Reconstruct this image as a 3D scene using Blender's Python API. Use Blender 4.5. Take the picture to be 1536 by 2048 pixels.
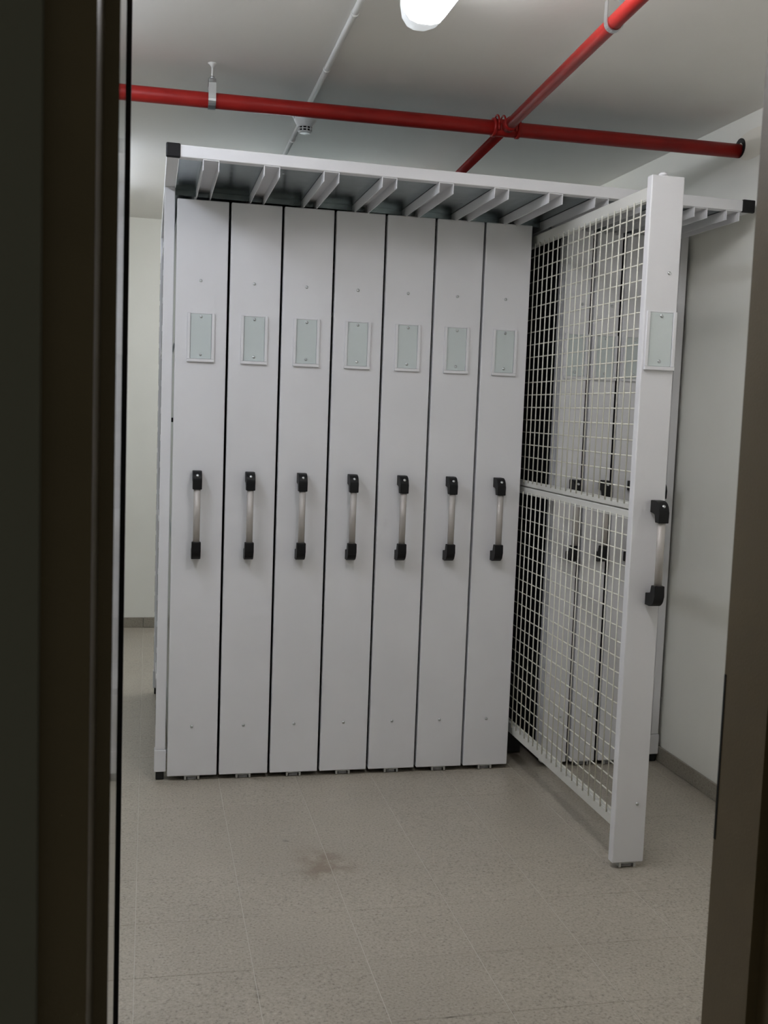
import bpy, bmesh, math, random
from mathutils import Vector, Matrix

for o in list(bpy.data.objects):
    bpy.data.objects.remove(o, do_unlink=True)
scene = bpy.context.scene
COL = scene.collection
random.seed(7)

# ------------------------------------------------------------------ camera
F_PX = 2134.678
CAM = Vector((-0.0928, -4.2030, 1.5143))
PITCH, ROLL, YAW = -0.0934, -0.0369, -0.2192
Rm = Matrix.Rotation(YAW, 3, 'Z') @ Matrix.Rotation(PITCH, 3, 'X') @ Matrix.Rotation(ROLL, 3, 'Y')
right, fwd, up = Rm.col[0], Rm.col[1], Rm.col[2]
cd = bpy.data.cameras.new('camera')
cd.sensor_fit = 'VERTICAL'
cd.sensor_height = 36.0
cd.lens = 36.0 * F_PX / 2048.0
cd.clip_start = 0.05
cd.dof.use_dof = True
cd.dof.focus_distance = 4.1
cd.dof.aperture_fstop = 9.0
cam = bpy.data.objects.new('camera', cd)
M = Matrix.Identity(4)
for i in range(3):
    M[i][0] = right[i]; M[i][1] = up[i]; M[i][2] = -fwd[i]; M[i][3] = CAM[i]
cam.matrix_world = M
COL.objects.link(cam)
scene.camera = cam

# ------------------------------------------------------------------ world (dim corridor light) and exposure
w = bpy.data.worlds.new('world'); scene.world = w; w.use_nodes = True
w.node_tree.nodes['Background'].inputs[0].default_value = (0.80, 0.80, 0.66, 1)
w.node_tree.nodes['Background'].inputs[1].default_value = 0.09
vs = scene.view_settings
vs.view_transform = 'Standard'; vs.look = 'None'; vs.gamma = 1.0
vs.use_curve_mapping = False
vs.exposure = 0.0
cy = getattr(scene, 'cycles', None)
if cy is not None:
    cy.max_bounces = 7
    cy.use_adaptive_sampling = True
    cy.adaptive_threshold = 0.1
    cy.caustics_refractive = False
LAMP_FRONT = 19.0
LAMP_LEFT = 14.5
LAMP_REAR_FILL = 20.0
LAMP_REAR_LEFT = 7.0
COL_WARM = (1.0, .99, 1.02)
COL_COOL = (.94, 1.0, 1.14)
COL_REAR_FILL = (.99, 1.0, 1.02)

# ------------------------------------------------------------------ materials
def mat(name, color, rough=0.5, metal=0.0, spec=0.5, coat=0.0):
    m = bpy.data.materials.new(name); m.use_nodes = True
    b = m.node_tree.nodes['Principled BSDF']
    b.inputs['Base Color'].default_value = (*color, 1)
    b.inputs['Roughness'].default_value = rough
    b.inputs['Metallic'].default_value = metal
    b.inputs['Specular IOR Level'].default_value = spec
    b.inputs['Coat Weight'].default_value = coat
    return m

def nodes(m):
    return m.node_tree.nodes, m.node_tree.links, m.node_tree.nodes['Principled BSDF']

def add_noise(m, c1, c2, scale=5.0, detail=4.0, lo=0.35, hi=0.65, bump=0.0, bscale=None, coord='pos', bdist=0.002, rough=None):
    n, l, b = nodes(m)
    if coord == 'pos':
        g = n.new('ShaderNodeNewGeometry'); out = g.outputs['Position']
    else:
        g = n.new('ShaderNodeTexCoord'); out = g.outputs['Object']
    t = n.new('ShaderNodeTexNoise'); t.inputs['Scale'].default_value = scale; t.inputs['Detail'].default_value = detail
    l.new(out, t.inputs['Vector'])
    r = n.new('ShaderNodeValToRGB')
    r.color_ramp.elements[0].position = lo; r.color_ramp.elements[0].color = (*c1, 1)
    r.color_ramp.elements[1].position = hi; r.color_ramp.elements[1].color = (*c2, 1)
    l.new(t.outputs['Fac'], r.inputs['Fac']); l.new(r.outputs['Color'], b.inputs['Base Color'])
    if rough:
        mr = n.new('ShaderNodeMapRange'); mr.inputs[3].default_value = rough[0]; mr.inputs[4].default_value = rough[1]
        l.new(t.outputs['Fac'], mr.inputs[0]); l.new(mr.outputs[0], b.inputs['Roughness'])
    if bump:
        t2 = n.new('ShaderNodeTexNoise'); t2.inputs['Scale'].default_value = bscale or scale * 10; t2.inputs['Detail'].default_value = 3
        l.new(out, t2.inputs['Vector'])
        bp = n.new('ShaderNodeBump'); bp.inputs['Strength'].default_value = bump; bp.inputs['Distance'].default_value = bdist
        l.new(t2.outputs['Fac'], bp.inputs['Height']); l.new(bp.outputs['Normal'], b.inputs['Normal'])
    return m

WHITE = add_noise(mat('white_powder_coat', (.74, .74, .76), .42), (.78, .78, .80), (.81, .81, .83), 3, 3, bump=.06, bscale=420, bdist=.0006)
WIRE = mat('cream_wire_coat', (.78, .77, .68), .45)
RAIL = mat('cream_rail_coat', (.70, .70, .66), .45)
GALV = add_noise(mat('galvanised_sheet', (.45, .5, .52), .3, 1.0), (.27, .32, .335), (.37, .42, .435), 22, 2, .3, .7, rough=(.2, .3))
SHADESTEEL = mat('shaded_steel_sheet', (.018, .022, .024), .45, 0, .3)  # near-black colour carries the shade of the empty slot and panel gaps
ZINC = mat('zinc_plated_steel', (.62, .64, .65), .35, 1.0)
BLACK = mat('black_plastic', (.006, .006, .007), .5, 0, .3)
RUBBER = mat('black_rubber', (.01, .01, .01), .7)
ALU = mat('satin_aluminium', (.50, .47, .445), .5, .3)
GLASSP = mat('greenish_label_glass', (.64, .70, .695), .2, 0, .5)
CEIL = add_noise(mat('ceiling_paint', (.68, .67, .63), .75), (.86, .845, .80), (.89, .875, .835), 1.6, 4, bump=.25, bscale=18, bdist=.004)
WALL = add_noise(mat('wall_paint', (.66, .66, .60), .55), (.84, .835, .77), (.88, .875, .81), 1.8, 4, bump=.3, bscale=3.5, bdist=.012)
PLASTER = mat('plaster_patch', (.815, .79, .70), .7)
RED = add_noise(mat('red_pipe_paint', (.30, .012, .009), .42, 0, .3), (.27, .010, .008), (.33, .015, .011), 9, 4, rough=(.35, .5))
CONDUIT = mat('white_painted_conduit', (.74, .74, .71), .5)
ABS = mat('white_detector_plastic', (.74, .75, .74), .35)
SLOT = mat('dark_recess', (.006, .006, .006), .8)
FRAME = add_noise(mat('brown_frame_paint', (.172, .128, .068), .38), (.163, .121, .063), (.181, .135, .072), 8, 3, bump=.35, bscale=260, bdist=.0009)
BEAD = mat('brown_bead_paint', (.10, .085, .06), .3)
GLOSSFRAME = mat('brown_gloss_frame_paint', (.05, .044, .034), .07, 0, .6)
LEAF = mat('olive_casing_paint', (.235, .23, .19), .7, 0, .2)
GROUT = mat('cement_grout', (.60, .58, .52), .9)

def floor_material(name, skirting=False):
    m = mat(name, (.4, .36, .3), .3)
    n, l, b = nodes(m)
    g = n.new('ShaderNodeNewGeometry'); oi = n.new('ShaderNodeObjectInfo')
    ad = n.new('ShaderNodeVectorMath'); ad.operation = 'ADD'
    cx = n.new('ShaderNodeCombineXYZ')
    ml = n.new('ShaderNodeMath'); ml.operation = 'MULTIPLY'; ml.inputs[1].default_value = 17.0
    l.new(oi.outputs['Random'], ml.inputs[0]); l.new(ml.outputs[0], cx.inputs[2])
    l.new(g.outputs['Position'], ad.inputs[0]); l.new(cx.outputs[0], ad.inputs[1])
    t = n.new('ShaderNodeTexNoise'); t.inputs['Scale'].default_value = 130; t.inputs['Detail'].default_value = 3; t.inputs['Roughness'].default_value = .65
    l.new(ad.outputs[0], t.inputs['Vector'])
    r = n.new('ShaderNodeValToRGB')
    e = r.color_ramp.elements
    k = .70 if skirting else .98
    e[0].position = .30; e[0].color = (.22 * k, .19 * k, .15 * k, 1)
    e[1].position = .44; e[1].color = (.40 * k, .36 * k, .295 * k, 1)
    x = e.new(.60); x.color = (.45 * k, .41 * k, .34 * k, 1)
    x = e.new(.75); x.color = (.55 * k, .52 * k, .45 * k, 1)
    l.new(t.outputs['Fac'], r.inputs['Fac'])
    # slow cloudy tone
    t2 = n.new('ShaderNodeTexNoise'); t2.inputs['Scale'].default_value = 2.2; t2.inputs['Detail'].default_value = 4
    l.new(g.outputs['Position'], t2.inputs['Vector'])
    mr = n.new('ShaderNodeMapRange'); mr.inputs[1].default_value = .3; mr.inputs[2].default_value = .7; mr.inputs[3].default_value = .93; mr.inputs[4].default_value = 1.05
    l.new(t2.outputs['Fac'], mr.inputs[0])
    mx = n.new('ShaderNodeMix'); mx.data_type = 'RGBA'; mx.blend_type = 'MULTIPLY'; mx.inputs[0].default_value = 1
    l.new(r.outputs['Color'], mx.inputs[6]); l.new(mr.outputs[0], mx.inputs[7])
    last = mx.outputs[2]
    if not skirting:
        # brown scuff stains with shapes of their own: (x, y, rx, ry, rot, strength)
        def stain(last, x, y, rx, ry, rot, strength, col, nscale):
            mp = n.new('ShaderNodeMapping'); mp.vector_type = 'TEXTURE'
            mp.inputs['Location'].default_value = (x, y, 0); mp.inputs['Rotation'].default_value = (0, 0, rot)
            mp.inputs['Scale'].default_value = (rx, ry, 1)
            l.new(g.outputs['Position'], mp.inputs['Vector'])
            ln = n.new('ShaderNodeVectorMath'); ln.operation = 'LENGTH'
            l.new(mp.outputs[0], ln.inputs[0])
            q = n.new('ShaderNodeMapRange'); q.interpolation_type = 'SMOOTHSTEP'
            q.inputs[1].default_value = 1.0; q.inputs[2].default_value = .2; q.inputs[3].default_value = 0; q.inputs[4].default_value = strength
            l.new(ln.outputs['Value'], q.inputs[0])
            tn = n.new('ShaderNodeTexNoise'); tn.inputs['Scale'].default_value = nscale; tn.inputs['Detail'].default_value = 5
            l.new(g.outputs['Position'], tn.inputs['Vector'])
            q2 = n.new('ShaderNodeMapRange'); q2.inputs[1].default_value = .42; q2.inputs[2].default_value = .62
            l.new(tn.outputs['Fac'], q2.inputs[0])
            mm = n.new('ShaderNodeMath'); mm.operation = 'MULTIPLY'
            l.new(q.outputs[0], mm.inputs[0]); l.new(q2.outputs[0], mm.inputs[1])
            mix = n.new('ShaderNodeMix'); mix.data_type = 'RGBA'
            l.new(mm.outputs[0], mix.inputs[0]); l.new(last, mix.inputs[6]); mix.inputs[7].default_value = (*col, 1)
            return mix.outputs[2]
        last = stain(last, .49, -.85, .14, .20, .2, .6, (.20, .135, .09), 14)
        last = stain(last, .395, -.643, .022, .012, -.9, .9, (.12, .10, .08), 40)
        last = stain(last, .203, -1.61, .010, .075, .02, .9, (.14, .12, .09), 30)
        last = stain(last, .68, -1.777, .085, .006, .1, .9, (.10, .09, .07), 20)
        last = stain(last, .205, -.95, .012, .09, -.05, .6, (.16, .14, .12), 25)
    l.new(last, b.inputs['Base Color'])
    mr2 = n.new('ShaderNodeMapRange'); mr2.inputs[3].default_value = .26; mr2.inputs[4].default_value = .42
    l.new(t2.outputs['Fac'], mr2.inputs[0]); l.new(mr2.outputs[0], b.inputs['Roughness'])
    return m
TILE = floor_material('speckled_beige_tile')
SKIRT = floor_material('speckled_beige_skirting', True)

def emissive(name, col, strength):
    m = bpy.data.materials.new(name); m.use_nodes = True
    n, l = m.node_tree.nodes, m.node_tree.links
    b = n['Principled BSDF']
    b.inputs['Base Color'].default_value = (.85, .87, .87, 1); b.inputs['Roughness'].default_value = .25
    b.inputs['Emission Color'].default_value = (*col, 1); b.inputs['Emission Strength'].default_value = strength
    return m

# ------------------------------------------------------------------ mesh helpers
def box(bm, x0, x1, y0, y1, z0, z1):
    v = [bm.verts.new(c) for c in ((x0,y0,z0),(x1,y0,z0),(x1,y1,z0),(x0,y1,z0),(x0,y0,z1),(x1,y0,z1),(x1,y1,z1),(x0,y1,z1))]
    fs = []
    for f in ((0,3,2,1),(4,5,6,7),(0,1,5,4),(1,2,6,5),(2,3,7,6),(3,0,4,7)):
        fs.append(bm.faces.new([v[i] for i in f]))
    return v

def tube(bm, p0, p1, r, n=16, r1=None, caps=True):
    p0 = Vector(p0); p1 = Vector(p1); r1 = r if r1 is None else r1
    d = (p1 - p0).normalized()
    a = d.orthogonal().normalized(); b = d.cross(a)
    A = []; B = []
    for i in range(n):
        t = 2 * math.pi * i / n
        o = a * math.cos(t) + b * math.sin(t)
        A.append(bm.verts.new(p0 + o * r)); B.append(bm.verts.new(p1 + o * r1))
    for i in range(n):
        j = (i + 1) % n
        f = bm.faces.new((A[i], A[j], B[j], B[i])); f.smooth = True
    if caps:
        bm.faces.new(A[::-1]); bm.faces.new(B)

def path_tube(bm, pts, r, n=8, caps=True):
    pts = [Vector(p) for p in pts]
    rings = []
    ref = None
    for k, p in enumerate(pts):
        d = (pts[min(k + 1, len(pts) - 1)] - pts[max(k - 1, 0)]).normalized()
        if ref is None: ref = d.orthogonal().normalized()
        a = (ref - d * ref.dot(d)).normalized(); ref = a; b = d.cross(a)
        rings.append([bm.verts.new(p + (a * math.cos(2*math.pi*i/n) + b * math.sin(2*math.pi*i/n)) * r) for i in range(n)])
    for A, B in zip(rings, rings[1:]):
        for i in range(n):
            j = (i + 1) % n
            f = bm.faces.new((A[i], A[j], B[j], B[i])); f.smooth = True
    if caps:
        bm.faces.new(rings[0][::-1]); bm.faces.new(rings[-1])

def lathe(bm, prof, c, axis='Z', n=24):
    rings = []
    for r, h in prof:
        ring = []
        for i in range(n):
            t = 2 * math.pi * i / n
            ring.append(bm.verts.new((c[0] + r * math.cos(t), c[1] + r * math.sin(t), c[2] + h)))
        rings.append(ring)
    for A, B in zip(rings, rings[1:]):
        for i in range(n):
            j = (i + 1) % n
            f = bm.faces.new((A[i], A[j], B[j], B[i])); f.smooth = True
    bm.faces.new(rings[0][::-1]); bm.faces.new(rings[-1])

def prism(bm, poly, x0, x1):
    """extrude a (y,z) polygon along x"""
    A = [bm.verts.new((x0, y, z)) for y, z in poly]; B = [bm.verts.new((x1, y, z)) for y, z in poly]
    n = len(poly)
    bm.faces.new(A[::-1]); bm.faces.new(B)
    for i in range(n):
        j = (i + 1) % n
        bm.faces.new((A[i], A[j], B[j], B[i]))

def bevel(bm, w, seg=2):
    bmesh.ops.bevel(bm, geom=bm.edges[:], offset=w, segments=seg, affect='EDGES', profile=.5, clamp_overlap=True)

def mesh_from(bm, name, m):
    bmesh.ops.recalc_face_normals(bm, faces=bm.faces[:])
    me = bpy.data.meshes.new(name); bm.to_mesh(me); bm.free(); me.materials.append(m)
    return me

def obj(name, bm, m, parent=None, loc=(0, 0, 0)):
    me = bm if isinstance(bm, bpy.types.Mesh) else mesh_from(bm, name, m)
    o = bpy.data.objects.new(name, me); COL.objects.link(o)
    o.location = loc
    if parent: o.parent = parent
    return o

def bx(name, m, parent, *c, bev=0.0, seg=2, loc=(0, 0, 0)):
    bm = bmesh.new(); box(bm, *c)
    if bev: bevel(bm, bev, seg)
    return obj(name, bm, m, parent, loc)

def tag(o, label=None, cat=None, group=None, kind=None):
    if label: o['label'] = label
    if cat: o['category'] = cat
    if group: o['group'] = group
    if kind: o['kind'] = kind
    return o

def thing(name, label, cat, loc=(0, 0, 0), group=None):
    o = bpy.data.objects.new(name, None); COL.objects.link(o); o.location = loc
    o.empty_display_size = .1
    return tag(o, label, cat, group)

def copy_tree(o, parent=None):
    c = o.copy(); COL.objects.link(c); c.parent = parent
    for ch in list(o.children): copy_tree(ch, c)
    return c

# ------------------------------------------------------------------ room shell
XL, XR, YB, YF, ZC = -1.60, 2.141, 3.02, -2.69, 2.704
GZ = .02           # finished floor level
PX, PY = .3107, .2975
FX0, FY0 = .203 - PX * 6, .007 + PY * 11

fl = tag(bx('floor', GROUT, None, XL - .15, XR + .15, -4.8, YB + .15, GZ - .12, GZ - .0011), 'speckled beige tiled floor with pale joints in front of the racks', 'floor', kind='structure')
tile_me = None
def tile_mesh(w, d):
    bm = bmesh.new(); box(bm, 0, w, 0, d, -.012, 0); bevel(bm, .0006, 1)
    return mesh_from(bm, 'tile', TILE)
JX, JY = .0009, .0006
cache = {}
xs = [XL] + [FX0 + PX * i for i in range(0, 14) if XL < FX0 + PX * i < XR] + [XR]
ys = [FY0 - PY * i for i in range(0, 30) if YF < FY0 - PY * i < YB]
ys = [YF] + sorted(ys) + [YB]
for i in range(len(xs) - 1):
    for j in range(len(ys) - 1):
        w_, d_ = xs[i+1] - xs[i] - 2 * JX, ys[j+1] - ys[j] - 2 * JY
        if w_ < .005 or d_ < .005: continue
        k = (round(w_, 4), round(d_, 4))
        if k not in cache: cache[k] = tile_mesh(w_, d_)
        obj('tile', cache[k], TILE, fl, (xs[i] + JX, ys[j] + JY, GZ + random.uniform(-.0003, .0001)))

tag(bx('ceiling', CEIL, None, XL - .15, XR + .15, YF - .15, YB + .15, ZC, ZC + .12), 'off-white painted ceiling above the racks and red pipes', 'ceiling', kind='structure')
tag(bx('wall_back', WALL, None, XL - .15, XR + .15, YB, YB + .12, 0, ZC), 'pale painted back wall seen left of the rack', 'wall', kind='structure')
tag(bx('wall_left', WALL, None, XL - .15, XL, -2.69, YB, 0, ZC), 'pale painted left wall', 'wall', kind='structure')
# right wall with the plaster patch round the pipe hole
wr = tag(bx('wall_right', WALL, None, XR, XR + .15, YF, YB, 0, ZC), 'cream painted right wall beside the rack end post', 'wall', kind='structure')
bm = bmesh.new()
pts = []
for i in range(28):
    t = 2 * math.pi * i / 28
    pts.append((-.41 + .115 * math.cos(t) * (1 + .12 * math.sin(3*t)), 2.585 + .062 * math.sin(t) * (1 + .1 * math.cos(2*t))))
prism(bm, pts, XR - .002, XR + .001)
tag(obj('plaster_patch', bm, PLASTER, wr), 'yellowish plaster patch round the pipe hole')

def skirting(name, label, a, b, fixed, axis, cuts):
    root = tag(obj(name, (lambda bm: (box(bm, *( (fixed - .001, fixed + .0, a, b, GZ, GZ + .066) if axis == 'Y' else (a, b, fixed - .001, fixed, GZ, GZ + .066))), bm)[1])(bmesh.new()), GROUT), label, 'baseboard', kind='structure')
    c = [a] + [t for t in sorted(cuts) if a < t < b] + [b]
    for s, e in zip(c, c[1:]):
        if e - s < .01: continue
        bm = bmesh.new()
        if axis == 'Y': box(bm, fixed - .012, fixed - .001, s + .0007, e - .0007, GZ + .001, GZ + .068)
        else: box(bm, s + .0007, e - .0007, fixed - .012, fixed - .001, GZ + .001, GZ + .068)
        bevel(bm, .002, 2)
        obj('skirting_tile', bm, SKIRT, root)
    return root
skirting('baseboard_right', 'beige speckled tile skirting along the right wall', YF, YB - .013, XR, 'Y', ys)
skirting('baseboard_back', 'beige speckled tile skirting along the back wall', XL, XR, YB, 'X', xs)

# front wall with the doorway the picture is taken through
OPL, OPR, DH = -.214, .93, 2.32
bm = bmesh.new()
box(bm, XL - .15, OPL, YF - .2, YF, 0, ZC); box(bm, OPR, XR + .15, YF - .2, YF, 0, ZC); box(bm, OPL, OPR, YF - .2, YF, DH, ZC)
tag(obj('wall_front', bm, WALL), 'wall around the doorway the room is seen through', 'wall', kind='structure')

# steel door frame and open leaf (structure)
Y0 = -3.003      # corridor face of the frame
door = tag(thing('door_1', 'dark brown steel door frame around the view into the room', 'door', (0, 0, 0)), kind='structure')
def plan(name, poly, z0, z1, m, parent, bev=0.0):
    bm = bmesh.new()
    A = [bm.verts.new((x, y, z0)) for x, y in poly]; B = [bm.verts.new((x, y, z1)) for x, y in poly]
    n = len(poly)
    bm.faces.new(A[::-1]); bm.faces.new(B)
    for i in range(n):
        j = (i + 1) % n
        bm.faces.new((A[i], A[j], B[j], B[i]))
    if bev: bevel(bm, bev, 2)
    return obj(name, bm, m, parent)
CX = CAM.x
def at(s, d): return (CX + s * d, CAM.y + d)     # plan position from a sight-line slope and a distance
a0, a1 = at(-.0934, 1.20), at(-.0495, 1.20)
a2 = at(-.043, 1.27); a3 = at(-.0297, 1.27)
a4 = (a3[0], CAM.y + 1.27 * .0297 / .0244)
plan('frame_jamb', [(-.26, a0[1]), a0, (a1[0], a1[1]), (a1[0], a2[1]), (-.26, a2[1])], GZ, DH, FRAME, door)
plan('frame_bead', [(a1[0] + .0003, a1[1] + .001), a2, (a1[0] + .0003, a2[1])], GZ, DH, BEAD, door)
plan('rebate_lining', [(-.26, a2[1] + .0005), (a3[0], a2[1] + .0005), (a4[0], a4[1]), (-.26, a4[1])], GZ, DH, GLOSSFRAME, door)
plan('rebate_face', [(a1[0], a2[1] + .0001), (a3[0] - .0006, a2[1] + .0001), (a3[0] - .0006, a2[1] + .0004), (a1[0], a2[1] + .0004)], GZ, DH, FRAME, door)
# corridor casing left of the jamb, and the leaf standing open into the room
plan('casing', [(-.75, a0[1] - .03), (a0[0], a0[1] - .03), (a0[0], a0[1] - .001), (-.75, a0[1] - .001)], GZ, DH + .1, LEAF, door)
tag(door.children[-1], 'olive painted casing beside the jamb')
leaf = plan('door_leaf', [(-.200, CAM.y + 1.57), (-.155, CAM.y + 1.57), (-.155, CAM.y + 2.42), (-.200, CAM.y + 2.42)], GZ + .008, DH - .07, FRAME, door)
plan('dark_strip', [(-.1549, CAM.y + 1.728), (CX - .0195 * 1.75, CAM.y + 1.728), (CX - .0195 * 1.75, CAM.y + 1.75), (-.1549, CAM.y + 1.75)], GZ + .008, DH - .07, BLACK, leaf)  # added strip drawing the dark edge, placed clear of the lining's reflection
RX = CX + .597 * 1.53; RY = CAM.y + 1.53
R2 = (RX, CAM.y + (RX - CX) / .6505); R3 = (RX + .018, R2[1])
jr = plan('frame_jamb', [(RX, RY), R2, R3, (R3[0], Y0), (R3[0] + .06, Y0), (R3[0] + .10, Y0), (R3[0] + .10, RY)], GZ, DH, FRAME, door)
bx('strike_plate', SLOT, jr, RX - .0007, RX + .002, RY - .006, RY - .0005, .84, 1.114)
bx('frame_head', FRAME, door, OPL - .04, OPR + .02, Y0, -2.66, DH - .06, DH + .02)

# ------------------------------------------------------------------ fluorescent lamps
def make_lamp(name, label, x, y0, y1, strength, LAMP_COL):
    t = thing(name, label, 'lamp', (x, (y0 + y1) / 2, ZC - .018), 'fluorescent ceiling lamps')
    L = (y1 - y0) / 2; H = .105
    bm = bmesh.new(); box(bm, -.056, .056, -L + .012, L - .012, -.006, .018); bevel(bm, .004, 2)
    obj('housing', bm, ABS, t)
    # clear plastic trough: lit length between two clear end caps
    prof = [(-.064, -.008), (-.065, -.045), (-.058, -.078), (-.042, -.097), (-.018, -H), (.018, -H), (.042, -.097), (.058, -.078), (.065, -.045), (.064, -.008)]
    def trough(ya, yb, sh=lambda k: 1.0, nseg=1):
        bm = bmesh.new(); rings = []
        for k in range(nseg + 1):
            y = ya + (yb - ya) * k / nseg; s = sh(k / nseg)
            rings.append([bm.verts.new((px * s, y, -.008 + (pz + .008) * (.72 + .28 * s))) for px, pz in prof])
        for A, B in zip(rings, rings[1:]):
            for i in range(len(prof) - 1):
                f = bm.faces.new((A[i], A[i+1], B[i+1], B[i])); f.smooth = True
        bm.faces.new(rings[0]); bm.faces.new(rings[-1])
        return bm
    em = emissive(name + '_diffuser_glow', LAMP_COL, strength)
    obj('diffuser', trough(-L + .085, L - .085), em, t)
    endm = emissive(name + '_end_cap_glow', (.90, .95, 1.0), .42)
    endm.cycles.emission_sampling = 'NONE'
    for s in (1, -1):
        c = obj('end_cap', trough(s * (L - .0845), s * (L - .005), lambda k: math.sqrt(1 - .55 * k ** 3), 6), endm, t)
    for s in (1, -1):
        for yy in (-L * .62, 0, L * .62):
            bm = bmesh.new(); box(bm, s * .0655, s * .073, yy - .012, yy + .012, -.040, -.008); bevel(bm, .002, 1)
            obj('clip', bm, ZINC, t)
        bm = bmesh.new(); box(bm, s * .0655, s * .072, L - .12, L - .095, -.04, -.012); bevel(bm, .002, 1)
        obj('clip', bm, ABS, t)
    return t
make_lamp('fluorescent_lamp', 'lit fluorescent ceiling lamp with clear end cap in front of the red pipes', .632, -2.40, -1.152, LAMP_FRONT, COL_WARM)
make_lamp('fluorescent_lamp', 'lit fluorescent ceiling lamp behind the rack, hidden left of the door frame', -.46, .85, 2.10, LAMP_REAR_LEFT, COL_COOL)

make_lamp('fluorescent_lamp', 'lit fluorescent ceiling lamp in front of the rack, hidden left of the door frame', -.62, -1.75, -.50, LAMP_LEFT, COL_COOL)
make_lamp('fluorescent_lamp', 'added unseen fill lamp over the back of the rack, brightening the ceiling', .632, 1.15, 2.40, LAMP_REAR_FILL, COL_REAR_FILL)  # added unseen lamp, lifts the ceiling and wall top above the rack

# ------------------------------------------------------------------ rack frame
NW, PW, WW = 7, .2041, .1946
XN, PN, WN = 1.4425, .1315, .1125
wide_c = [PW * i + WW / 2 for i in range(NW)]
narrow_c = [XN + PN * i + WN / 2 for i in range(5)]
DEP = 1.32
TILT = -.0105
fr = thing('storage_rack_frame', 'white steel rack frame with overhanging front beam and black end caps', 'rack frame', (0, 0, 0))
def zt(x): return 2.332 + TILT * x
def tilted(bm):
    for v in bm.verts: v.co.z += TILT * v.co.x
    return bm
BX0, BX1, BY = -.048, 2.108, -.50
bm = bmesh.new(); box(bm, BX0 + .03, BX1 - .03, BY, BY + .04, 2.332, 2.372); bevel(bm, .0025, 2)
obj('front_beam', tilted(bm), WHITE, fr)
for x0, x1 in ((BX0 - .003, BX0 + .044), (BX1 - .047, BX1 + .004)):
    bm = bmesh.new(); box(bm, x0, x1, BY - .004, BY + .012, 2.3285, 2.3755); bevel(bm, .004, 2)
    tag(obj('end_cap', tilted(bm), BLACK, fr), 'black plastic end cap')
for x0, x1 in ((BX0, BX0 + .040), (BX1 - .042, BX1 - .002)):
    bm = bmesh.new(); box(bm, x0, x1, BY + .0125, DEP + .04, 2.3325, 2.3715); bevel(bm, .0025, 2)
    obj('side_beam', tilted(bm), WHITE, fr)
# channels, open downwards, one over each unit
def channel(bm, xc):
    hw, t = .027, .0022
    y0, y1 = BY + .002, DEP - .05
    z1 = 2.3315; z0 = z1 - .036
    box(bm, xc - hw, xc + hw, y0, y1, z1 - t, z1)
    box(bm, xc - hw, xc - hw + t, y0, y1, z0, z1 - t)
    box(bm, xc + hw - t, xc + hw, y0, y1, z0, z1 - t)
for xc in wide_c + narrow_c:
    bm = bmesh.new(); channel(bm, xc)
    obj('guide_channel', tilted(bm), WHITE, fr)
bm = bmesh.new(); box(bm, BX0 + .041, BX1 - .043, BY + .041, DEP, 2.3335, 2.3347)
obj('roof_sheet', tilted(bm), GALV, fr)
bm = bmesh.new(); box(bm, BX0 + .041, BX1 - .043, .062, .066, 2.312, 2.333)
obj('header_plate', tilted(bm), GALV, fr)
bm = bmesh.new(); box(bm, BX0 + .041, BX1 - .043, DEP + .002, DEP + .004, .10, 2.331)
obj('back_sheet', bm, GALV, fr)
# posts with slotted sides
def post(x0, x1, y0, y1, side):
    bm = bmesh.new(); box(bm, x0, x1, y0, y1, .145, 2.3325 + TILT * x0 - (.0 if x0 < 0 else .0045)); bevel(bm, .003, 2)
    p = obj('post', bm, WHITE, fr)
    xo = x0 if side < 0 else x1
    z = .24
    me = None
    k = 0
    while z < 2.2:
        if me is None:
            b2 = bmesh.new(); box(b2, -.0008, .0008, -.007, .007, 0, .082); bevel(b2, .0007, 1)
            me = mesh_from(b2, 'slot', SLOT)
        s_ = obj('slot', me, SLOT, p, (xo, (y0 + y1) / 2, z)); z += .105
    bm = bmesh.new(); box(bm, x0 - .003, x1 + .003, y0 - .003, y1 + .003, .055, .1445); bevel(bm, .003, 2)
    f = obj('post_foot', bm, WHITE, p)
    bm = bmesh.new(); box(bm, x0 + .004, x1 - .004, y0 + .006, y1 - .004, GZ + .0003, .0548); bevel(bm, .003, 2)
    obj('shadow_foot', bm, RUBBER, p)  # black block standing for the shadow gap under the post
    return p
lp = post(-.048, -.008, .018, .060, -1)
post(-.048, -.008, DEP - .01, DEP + .032, -1)
rp = post(2.080 + .008, 2.080 + .044, .018, .060, 1)
post(2.080 + .008, 2.080 + .044, DEP - .01, DEP + .032, 1)
bx('buffer', RUBBER, lp, -.0082, .0015, .03, .05, 1.445, 1.462)
for z in (.16, .95, 1.75, 2.24):
    bx('side_brace', WHITE, fr, -.040, -.020, .061, DEP - .011, z, z + .03, bev=.002)
bx('floor_rail', ZINC, fr, 0.0, 2.08, .35, .39, GZ + .0003, GZ + .009)
bx('floor_rail', ZINC, fr, 0.0, 2.08, .85, .89, GZ + .0003, GZ + .009)

# ------------------------------------------------------------------ pull-out units
ZB, ZT = .04, 2.29
def screw_mesh():
    bm = bmesh.new()
    n = 10; rings = []
    for r, y in ((.0060, 0), (.0058, -.0013), (.0042, -.0030), (.0014, -.0036)):
        rings.append([bm.verts.new((r * math.cos(2*math.pi*i/n), y, r * math.sin(2*math.pi*i/n))) for i in range(n)])
    for A, B in zip(rings, rings[1:]):
        for i in range(n):
            f = bm.faces.new((A[i], A[(i+1) % n], B[(i+1) % n], B[i])); f.smooth = True
    bm.faces.new(rings[-1]); bm.faces.new(rings[0][::-1])
    return mesh_from(bm, 'screw', ZINC)
SCREW = screw_mesh()

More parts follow.
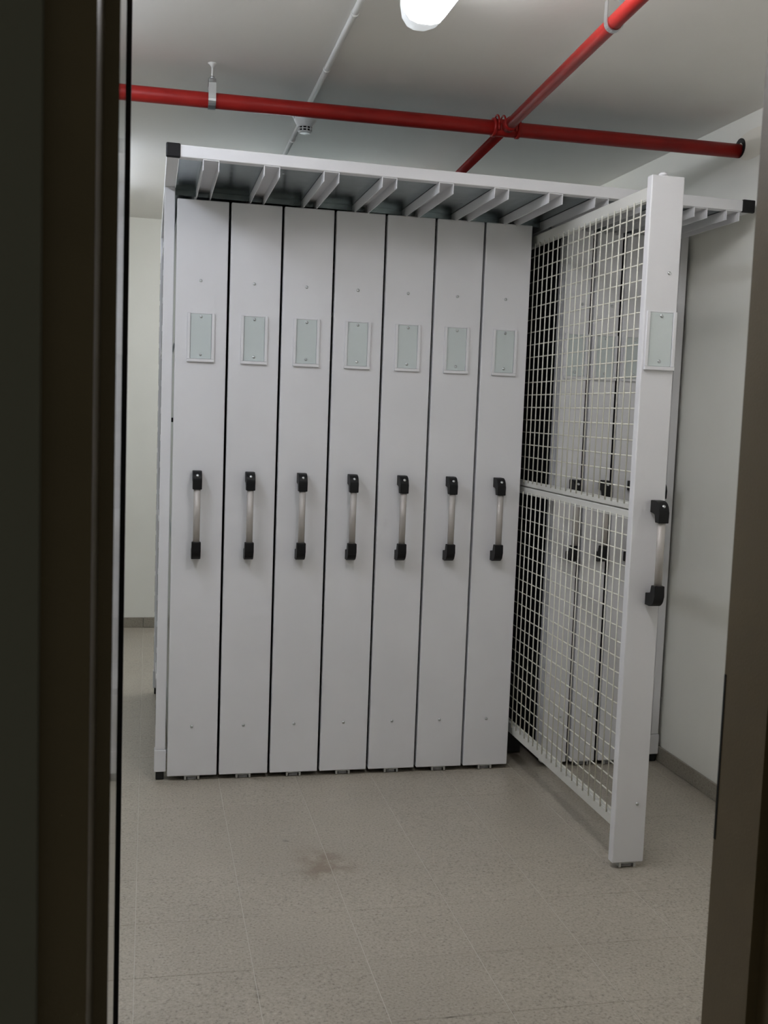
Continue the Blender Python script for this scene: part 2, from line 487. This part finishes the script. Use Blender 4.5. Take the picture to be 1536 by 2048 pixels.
def make_front(t, wd, off, loff):
    """front panel, label holder, handle and screws common to every unit; local x=0 is the panel centre, y=0 its face"""
    hw = wd / 2
    bm = bmesh.new(); box(bm, -hw, hw, 0, .034, ZB, ZT); bevel(bm, .0035, 3)
    obj('front_panel', bm, WHITE, t)
    obj('panel_screw', SCREW, ZINC, t, (off, -.0002, 1.988)); obj('panel_screw', SCREW, ZINC, t, (off, -.0002, .242))
    # label holder: raised rim on three sides, thin lip on top, glass plate held by two screws
    lw, z0, z1 = .0515, 1.680, 1.866
    bm = bmesh.new()
    for c in ((-lw, -lw + .011, -.0085, -.0003, z0 + .0115, z1), (lw - .011, lw, -.0085, -.0003, z0 + .0115, z1), (-lw, lw, -.0105, -.0003, z0, z0 + .011), (-lw + .0113, lw - .0113, -.0022, -.0003, z1 - .003, z1)):
        b2 = bmesh.new(); box(b2, *c); bevel(b2, .0012, 2)
        me = bpy.data.meshes.new('tmp'); b2.to_mesh(me); b2.free(); bm.from_mesh(me); bpy.data.meshes.remove(me)
    lh = obj('label_holder', bm, WHITE, t, (loff, 0, 0))
    tag(bx('glass_plate', GLASSP, lh, -lw + .012, lw - .012, -.0034, -.0004, z0 + .0125, z1 - .004, bev=.0006, seg=1), 'pale green glass plate')
    for z in (1.852, 1.708):
        obj('screw', SCREW, ZINC, lh, (0, -.0033, z))
    # handle: oval aluminium bar between two black elbow brackets
    bm = bmesh.new()
    n = 18; A = []; B = []
    for i in range(n):
        a = 2 * math.pi * i / n
        A.append(bm.verts.new((.0130 * math.cos(a), -.052 + .0100 * math.sin(a), .972))); B.append(bm.verts.new((.0130 * math.cos(a), -.052 + .0100 * math.sin(a), 1.204)))
    for i in range(n):
        f = bm.faces.new((A[i], A[(i+1) % n], B[(i+1) % n], B[i])); f.smooth = True
    bm.faces.new(A[::-1]); bm.faces.new(B)
    h = obj('handle', bm, ALU, t, (off, 0, 0))
    tag(h, 'brushed aluminium pull handle with black end brackets')
    for sgn, zz in ((1, 1.262), (-1, .918)):
        R = .036
        out = [(-.0004, 0), (-.066 + R, 0)]
        for k in range(1, 8):
            a = math.pi / 2 * k / 8
            out.append((-.066 + R - R * math.sin(a), -(R - R * math.cos(a))))
        out += [(-.066, -R), (-.066, -.070), (-.038, -.070), (-.038, -.052)]
        for k in range(1, 4):
            a = math.pi / 2 * k / 4
            out.append((-.038 + .012 * (1 - math.cos(a)), -.052 + .012 * math.sin(a)))
        out += [(-.026, -.040), (-.0004, -.040)]
        poly = [(y, zz + sgn * dz) for y, dz in out]
        bm = bmesh.new(); prism(bm, poly, -.0175, .0175); bevel(bm, .0022, 2)
        br = obj('handle_bracket', bm, BLACK, h)
        if sgn > 0:
            s_ = obj('bracket_screw', SCREW, ZINC, h, (0, -.0600, 1.2455)); s_.rotation_euler.x = math.radians(-32)
    return hw

def roller(t, y, hw):
    bm = bmesh.new()
    poly = [(-.030, GZ + .004), (-.030, ZB - .0005), (.030, ZB - .0005), (.030, GZ + .004), (.022, GZ + .004), (.022, ZB - .003), (-.022, ZB - .003), (-.022, GZ + .004)]
    A = [bm.verts.new((x, y - .010, z)) for x, z in poly]; B = [bm.verts.new((x, y + .016, z)) for x, z in poly]
    bm.faces.new(A[::-1]); bm.faces.new(B)
    for i in range(8): bm.faces.new((A[i], A[(i+1) % 8], B[(i+1) % 8], B[i]))
    obj('roller_bracket', bm, ZINC, t)
    bm = bmesh.new(); tube(bm, (-.018, y + .004, GZ + .0082), (.018, y + .004, GZ + .0082), .0080, 16)
    obj('roller', bm, mat('grey_nylon', (.30, .30, .31), .5) if 'grey_nylon' not in bpy.data.materials else bpy.data.materials['grey_nylon'], t)

def make_closed(name, label, wd, off, loff, group, xc):
    t = thing(name, label, 'pull-out rack', (xc, 0, 0), group)
    hw = make_front(t, wd, off, loff)
    bw = hw - (.006 if wd > .15 else .010)
    y0 = .036
    for s in (-1, 1):
        bx('side_sheet', GALV if wd > .15 else SHADESTEEL, t, s * bw - .0008, s * bw + .0008, y0, DEP - .03, .09, ZT - .02)
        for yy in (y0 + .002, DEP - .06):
            bx('upright', ZINC if wd > .15 else SHADESTEEL, t, s * (bw - .018) - .016, s * (bw - .018) + .016, yy, yy + .026, .045, ZT - .005)
    for k in range(6):
        z = .12 + k * .37
        bx('shelf', GALV, t, -bw + .002, bw - .002, y0 + .03, DEP - .065, z, z + .022)
    bx('carriage', RUBBER, t, -bw, bw, y0 + .004, DEP - .03, .0415, .085)
    roller(t, .012, hw)
    return t

wl = ['first wide white pull-out rack, standing right beside the left frame post', 'second wide white pull-out rack from the left frame post', 'third wide white pull-out rack from the left frame post',
      'fourth wide white pull-out rack, in the middle of the seven', 'fifth wide white pull-out rack from the left frame post', 'sixth wide white pull-out rack, one left of the rack beside the mesh', 'seventh wide white pull-out rack, next to the pulled-out mesh rack']
proto = make_closed('pullout_rack', wl[0], WW, -.004, 0.0, 'wide racks pushed in', wide_c[0])
for i in range(1, NW):
    c = copy_tree(proto); c.location.x = wide_c[i]; c['label'] = wl[i]
NOFF = .022
nl = ['narrow white pull-out rack nearest the pulled-out rack, seen through its mesh', 'second narrow white pull-out rack, seen through the wire mesh',
      'third narrow white pull-out rack, half hidden behind the pulled-out front panel', 'narrow white pull-out rack beside the right end post, hidden by the pulled-out panel']
proto = make_closed('pullout_rack', nl[0], WN, NOFF, .003, 'narrow racks pushed in', narrow_c[1])
for i in range(1, 4):
    c = copy_tree(proto); c.location.x = narrow_c[1 + i] - (.013 if i == 3 else 0); c['label'] = nl[i]

# the rack next to the empty slot shows the white stile behind its front panel
bx('stile', WHITE, proto, -WN / 2, -WN / 2 + .0085, .0345, .0800, ZB + .02, ZT - .03, bev=.001, seg=1)

# pulled-out mesh rack
PULL = 1.014
t = thing('pullout_mesh_rack', 'narrow white wire mesh rack pulled out towards the door', 'pull-out rack', (narrow_c[0], -PULL, 0))
make_front(t, WN, NOFF, .003)
roller(t, .012, WN / 2)
xl = -WN / 2 + .002
xr_ = xl + .030
YE = DEP - .02
def wire_v(z0, z1):
    bm = bmesh.new(); tube(bm, (0, 0, z0), (0, 0, z1), .0024, 6); return mesh_from(bm, 'wire', WIRE)
def wire_h(y0, y1):
    bm = bmesh.new(); tube(bm, (0, y0, 0), (0, y1, 0), .0024, 6); return mesh_from(bm, 'wire', WIRE)
def mesh_panel(zb0, zb1, zt0, zt1, first_h):
    bm = bmesh.new()
    def b(*c):
        b2 = bmesh.new(); box(b2, *c); bevel(b2, .0025, 2)
        me = bpy.data.meshes.new('tmp'); b2.to_mesh(me); b2.free(); bm.from_mesh(me); bpy.data.meshes.remove(me)
    b(xl, xr_, .0345, YE, zb0, zb1); b(xl, xr_, .0345, YE, zt0, zt1)
    b(xl, xr_, YE - .03, YE, zb1 + .0003, zt0 - .0003)
    p = obj('mesh_panel', bm, RAIL, t)
    # narrow wire-holding strips along the rails
    for z in (zb1 + .002, zt0 - .002):
        bx('clip_strip', RAIL, p, xl + .0005, xl + .004, .036, YE - .031, z - .0015, z + .0015)
    mv = wire_v(zb1 - .006, zt0 + .006)
    y = PULL + .0216
    ysw = []
    while y > .045: ysw.append(y); y -= .0510
    for y in ysw: obj('wire', mv, WIRE, p, (xl - .0026, y, 0))
    mh = wire_h(.036, YE - .031)
    z = first_h
    while z > zb1 + .012:
        obj('wire', mh, WIRE, p, (xl + .0026, 0, z)); z -= .0514
    return p
mesh_panel(1.2275, 1.2490, 2.217, 2.257, 2.172)
mesh_panel(.160, .199, 1.1985, 1.2230, 1.1405)
bx('rear_carriage', RUBBER, t, -.045, .045, YE - .10, YE - .005, .033, .1595)
bx('rear_stile', RAIL, t, xr_ + .001, xr_ + .03, YE - .03, YE, .08, 2.26, bev=.002)
bm = bmesh.new(); lathe(bm, [(.013, 0), (.016, .006), (.009, .012)], (-.010, .020, ZT), n=12)
obj('top_guide', bm, WHITE, t)
bm = bmesh.new(); tube(bm, (xl + .012, YE - .02, 2.257), (xl + .012, YE - .02, 2.292), .006, 8)
obj('hanger_pin', bm, ZINC, t)

# ------------------------------------------------------------------ red sprinkler pipes
ZP = 2.577; PR = .0265; PY1 = -.315
bm = bmesh.new()
tube(bm, (XL + .002, PY1 + .03, ZP), (XR - .002, PY1, ZP), PR, 24)
p1 = tag(obj('sprinkler_pipe', bm, RED), 'thick red sprinkler pipe running across the room into the right wall', 'pipe', 'red sprinkler pipes')
# black ring painting the dark of the hole where it enters the wall
bm = bmesh.new()
n = 28; o = (PY1 - .006, ZP + .010)
rings = []
for r, x in ((.020, XR - .001), (.037, XR - .001), (.037, XR - .005), (.020, XR - .005)):
    rings.append([bm.verts.new((x, o[0] + r * math.cos(2*math.pi*i/n), o[1] + r * math.sin(2*math.pi*i/n))) for i in range(n)])
for a in range(4):
    A, B = rings[a], rings[(a + 1) % 4]
    for i in range(n): bm.faces.new((A[i], A[(i+1) % n], B[(i+1) % n], B[i]))
tag(obj('wall_hole_shade', bm, BLACK, p1), 'black ring for the dark inside the wall hole')
# cross fitting
JX = 1.182
bm = bmesh.new()
tube(bm, (JX - .050, PY1 + .004, ZP), (JX + .050, PY1 + .003, ZP), .031, 24)
tube(bm, (JX - .052, PY1 + .004, ZP), (JX - .040, PY1 + .004, ZP), .034, 24)
tube(bm, (JX + .040, PY1 + .003, ZP), (JX + .052, PY1 + .003, ZP), .034, 24)
obj('pipe_saddle', bm, RED, p1)
for dx in (-.036, -.012, .030):
    bm = bmesh.new()
    pts = [(JX + dx, PY1 + .004 + .036 * math.cos(a), ZP + .008 + .036 * math.sin(a)) for a in [math.pi * k / 12 for k in range(13)]]
    path_tube(bm, pts, .0035, 8); obj('u_bolt', bm, RED, p1)
    for sy in (-1, 1):
        bm = bmesh.new(); tube(bm, (JX + dx, PY1 + .004 + sy * .036, ZP - .016), (JX + dx, PY1 + .004 + sy * .036, ZP + .008), .0055, 6)
        obj('bolt', bm, RED, p1)
bm = bmesh.new()
def p2(y): return JX + .0655 * (y - PY1)
tube(bm, (p2(-2.6), -2.6, ZP), (p2(PY1) - .0015, PY1 - .030, ZP), .0205, 20)
tube(bm, (p2(PY1) - .003, PY1 - .080, ZP), (p2(PY1) - .002, PY1 - .031, ZP), .0245, 20)
tag(obj('sprinkler_branch_pipe', bm, RED), 'thin red branch pipe running from the crossing towards the door', 'pipe', 'red sprinkler pipes')
bm = bmesh.new()
tube(bm, (p2(PY1) + .002, PY1 + .038, ZP), (p2(2.6), 2.6, ZP), .0185, 20)
tag(obj('sprinkler_branch_pipe', bm, RED), 'thin red branch pipe running from the crossing back over the rack', 'pipe', 'red sprinkler pipes')

# pipe hangers
def hanger(name, label, x, y, axis, r, wband):
    t = thing(name, label, 'pipe hanger', (x, y, ZC), 'galvanised pipe hangers')
    dz = ZP - ZC
    bm = bmesh.new()
    prof = []
    H = .072
    # strap: down both sides and round under the pipe (in the plane across the pipe)
    pts = [(-.010, dz + H), (-r - .003, dz + H - .018)]
    for k in range(13):
        a = math.pi + math.pi * k / 12
        pts.append(((r + .0032) * math.cos(a), dz + (r + .0032) * math.sin(a)))
    pts += [(r + .003, dz + H - .018), (.010, dz + H)]
    th = .0028
    for (a, za), (b, zb) in zip(pts, pts[1:] + pts[:1]):
        d = Vector((b - a, 0, zb - za)); nrm = Vector((-(zb - za), 0, b - a)).normalized() * th / 2
        q = []
        for s in (-1, 1):
            for (u, z) in ((a - nrm.x, za - nrm.z), (a + nrm.x, za + nrm.z), (b + nrm.x, zb + nrm.z), (b - nrm.x, zb - nrm.z)):
                q.append(bm.verts.new((u, s * wband / 2, z) if axis == 'Y' else (s * wband / 2, u, z)))
        for f in ((0,1,2,3),(7,6,5,4),(0,4,5,1),(1,5,6,2),(2,6,7,3),(3,7,4,0)):
            bm.faces.new([q[i] for i in f])
    obj('strap', bm, ZINC, t)
    bm = bmesh.new(); tube(bm, (0, 0, dz + H - .014), (0, 0, -.001), .0035, 10); obj('threaded_rod', bm, CONDUIT, t)
    bm = bmesh.new(); lathe(bm, [(.004, -.016), (.010, -.006), (.016, -.002), (.016, 0)], (0, 0, 0), n=16); obj('ceiling_anchor', bm, CONDUIT, t)
    bm = bmesh.new(); tube(bm, (0, 0, dz + H - .010), (0, 0, dz + H - .002), .008, 6); tube(bm, (0, 0, dz + H + .002), (0, 0, dz + H + .010), .008, 6); obj('nut', bm, ZINC, t)
    return t
hanger('pipe_hanger', 'galvanised strap hanger with white rod on the thick red pipe', .105, PY1 + .0163, 'X', PR, .026)
hanger('pipe_hanger', 'galvanised clevis hanger holding the branch pipe near the door', p2(-1.42), -1.42, 'Y', .0205, .020)

# conduit and smoke detector on the ceiling
bm = bmesh.new()
tube(bm, (.472, YF + .005, ZC - .011), (.497, .155, ZC - .011), .0105, 12)
for y in (-2.0, -.95, -.40):
    x = .497 - .0088 * (.155 - y)
    tube(bm, (x - .0002, y - .009, ZC - .0115), (x, y + .009, ZC - .0115), .0122, 12)
tag(obj('cable_conduit', bm, CONDUIT), 'thin white ceiling conduit in front of the smoke detector', 'conduit', 'white ceiling conduits')
bm = bmesh.new()
tube(bm, (.501, .265, ZC - .011), (.528, YB - .004, ZC - .011), .0105, 12)
tube(bm, (.5055, .60, ZC - .0115), (.5057, .62, ZC - .0115), .0122, 12)
tag(obj('cable_conduit', bm, CONDUIT), 'thin white ceiling conduit behind the smoke detector', 'conduit', 'white ceiling conduits')
t = thing('smoke_detector', 'white round smoke detector with dark slots on the ceiling', 'smoke detector', (.505, .21, ZC))
bm = bmesh.new(); lathe(bm, [(.050, 0), (.0515, -.006), (.0515, -.020), (.048, -.024)], (0, 0, 0), n=36); obj('base', bm, ABS, t)
bm = bmesh.new(); lathe(bm, [(.0475, -.0242), (.0455, -.032), (.0315, -.056), (.0300, -.058)], (0, 0, 0), n=36); obj('body', bm, ABS, t)
bm = bmesh.new(); lathe(bm, [(.0262, -.0582), (.0245, -.074)], (0, 0, 0), n=30); obj('chamber', bm, SLOT, t)
bm = bmesh.new(); lathe(bm, [(.0285, -.0643), (.0282, -.0675)], (0, 0, 0), n=36); obj('ring', bm, ABS, t)
bm = bmesh.new(); lathe(bm, [(.0272, -.0742), (.026, -.079), (.019, -.0815)], (0, 0, 0), n=30); obj('cap', bm, ABS, t)
bm = bmesh.new(); box(bm, -.0021, .0021, -.0292, -.0250, -.0745, -.0578); rib = mesh_from(bm, 'rib', ABS)
for k in range(10):
    r_ = obj('rib', rib, ABS, t); r_.rotation_euler.z = 2 * math.pi * k / 10 + .15
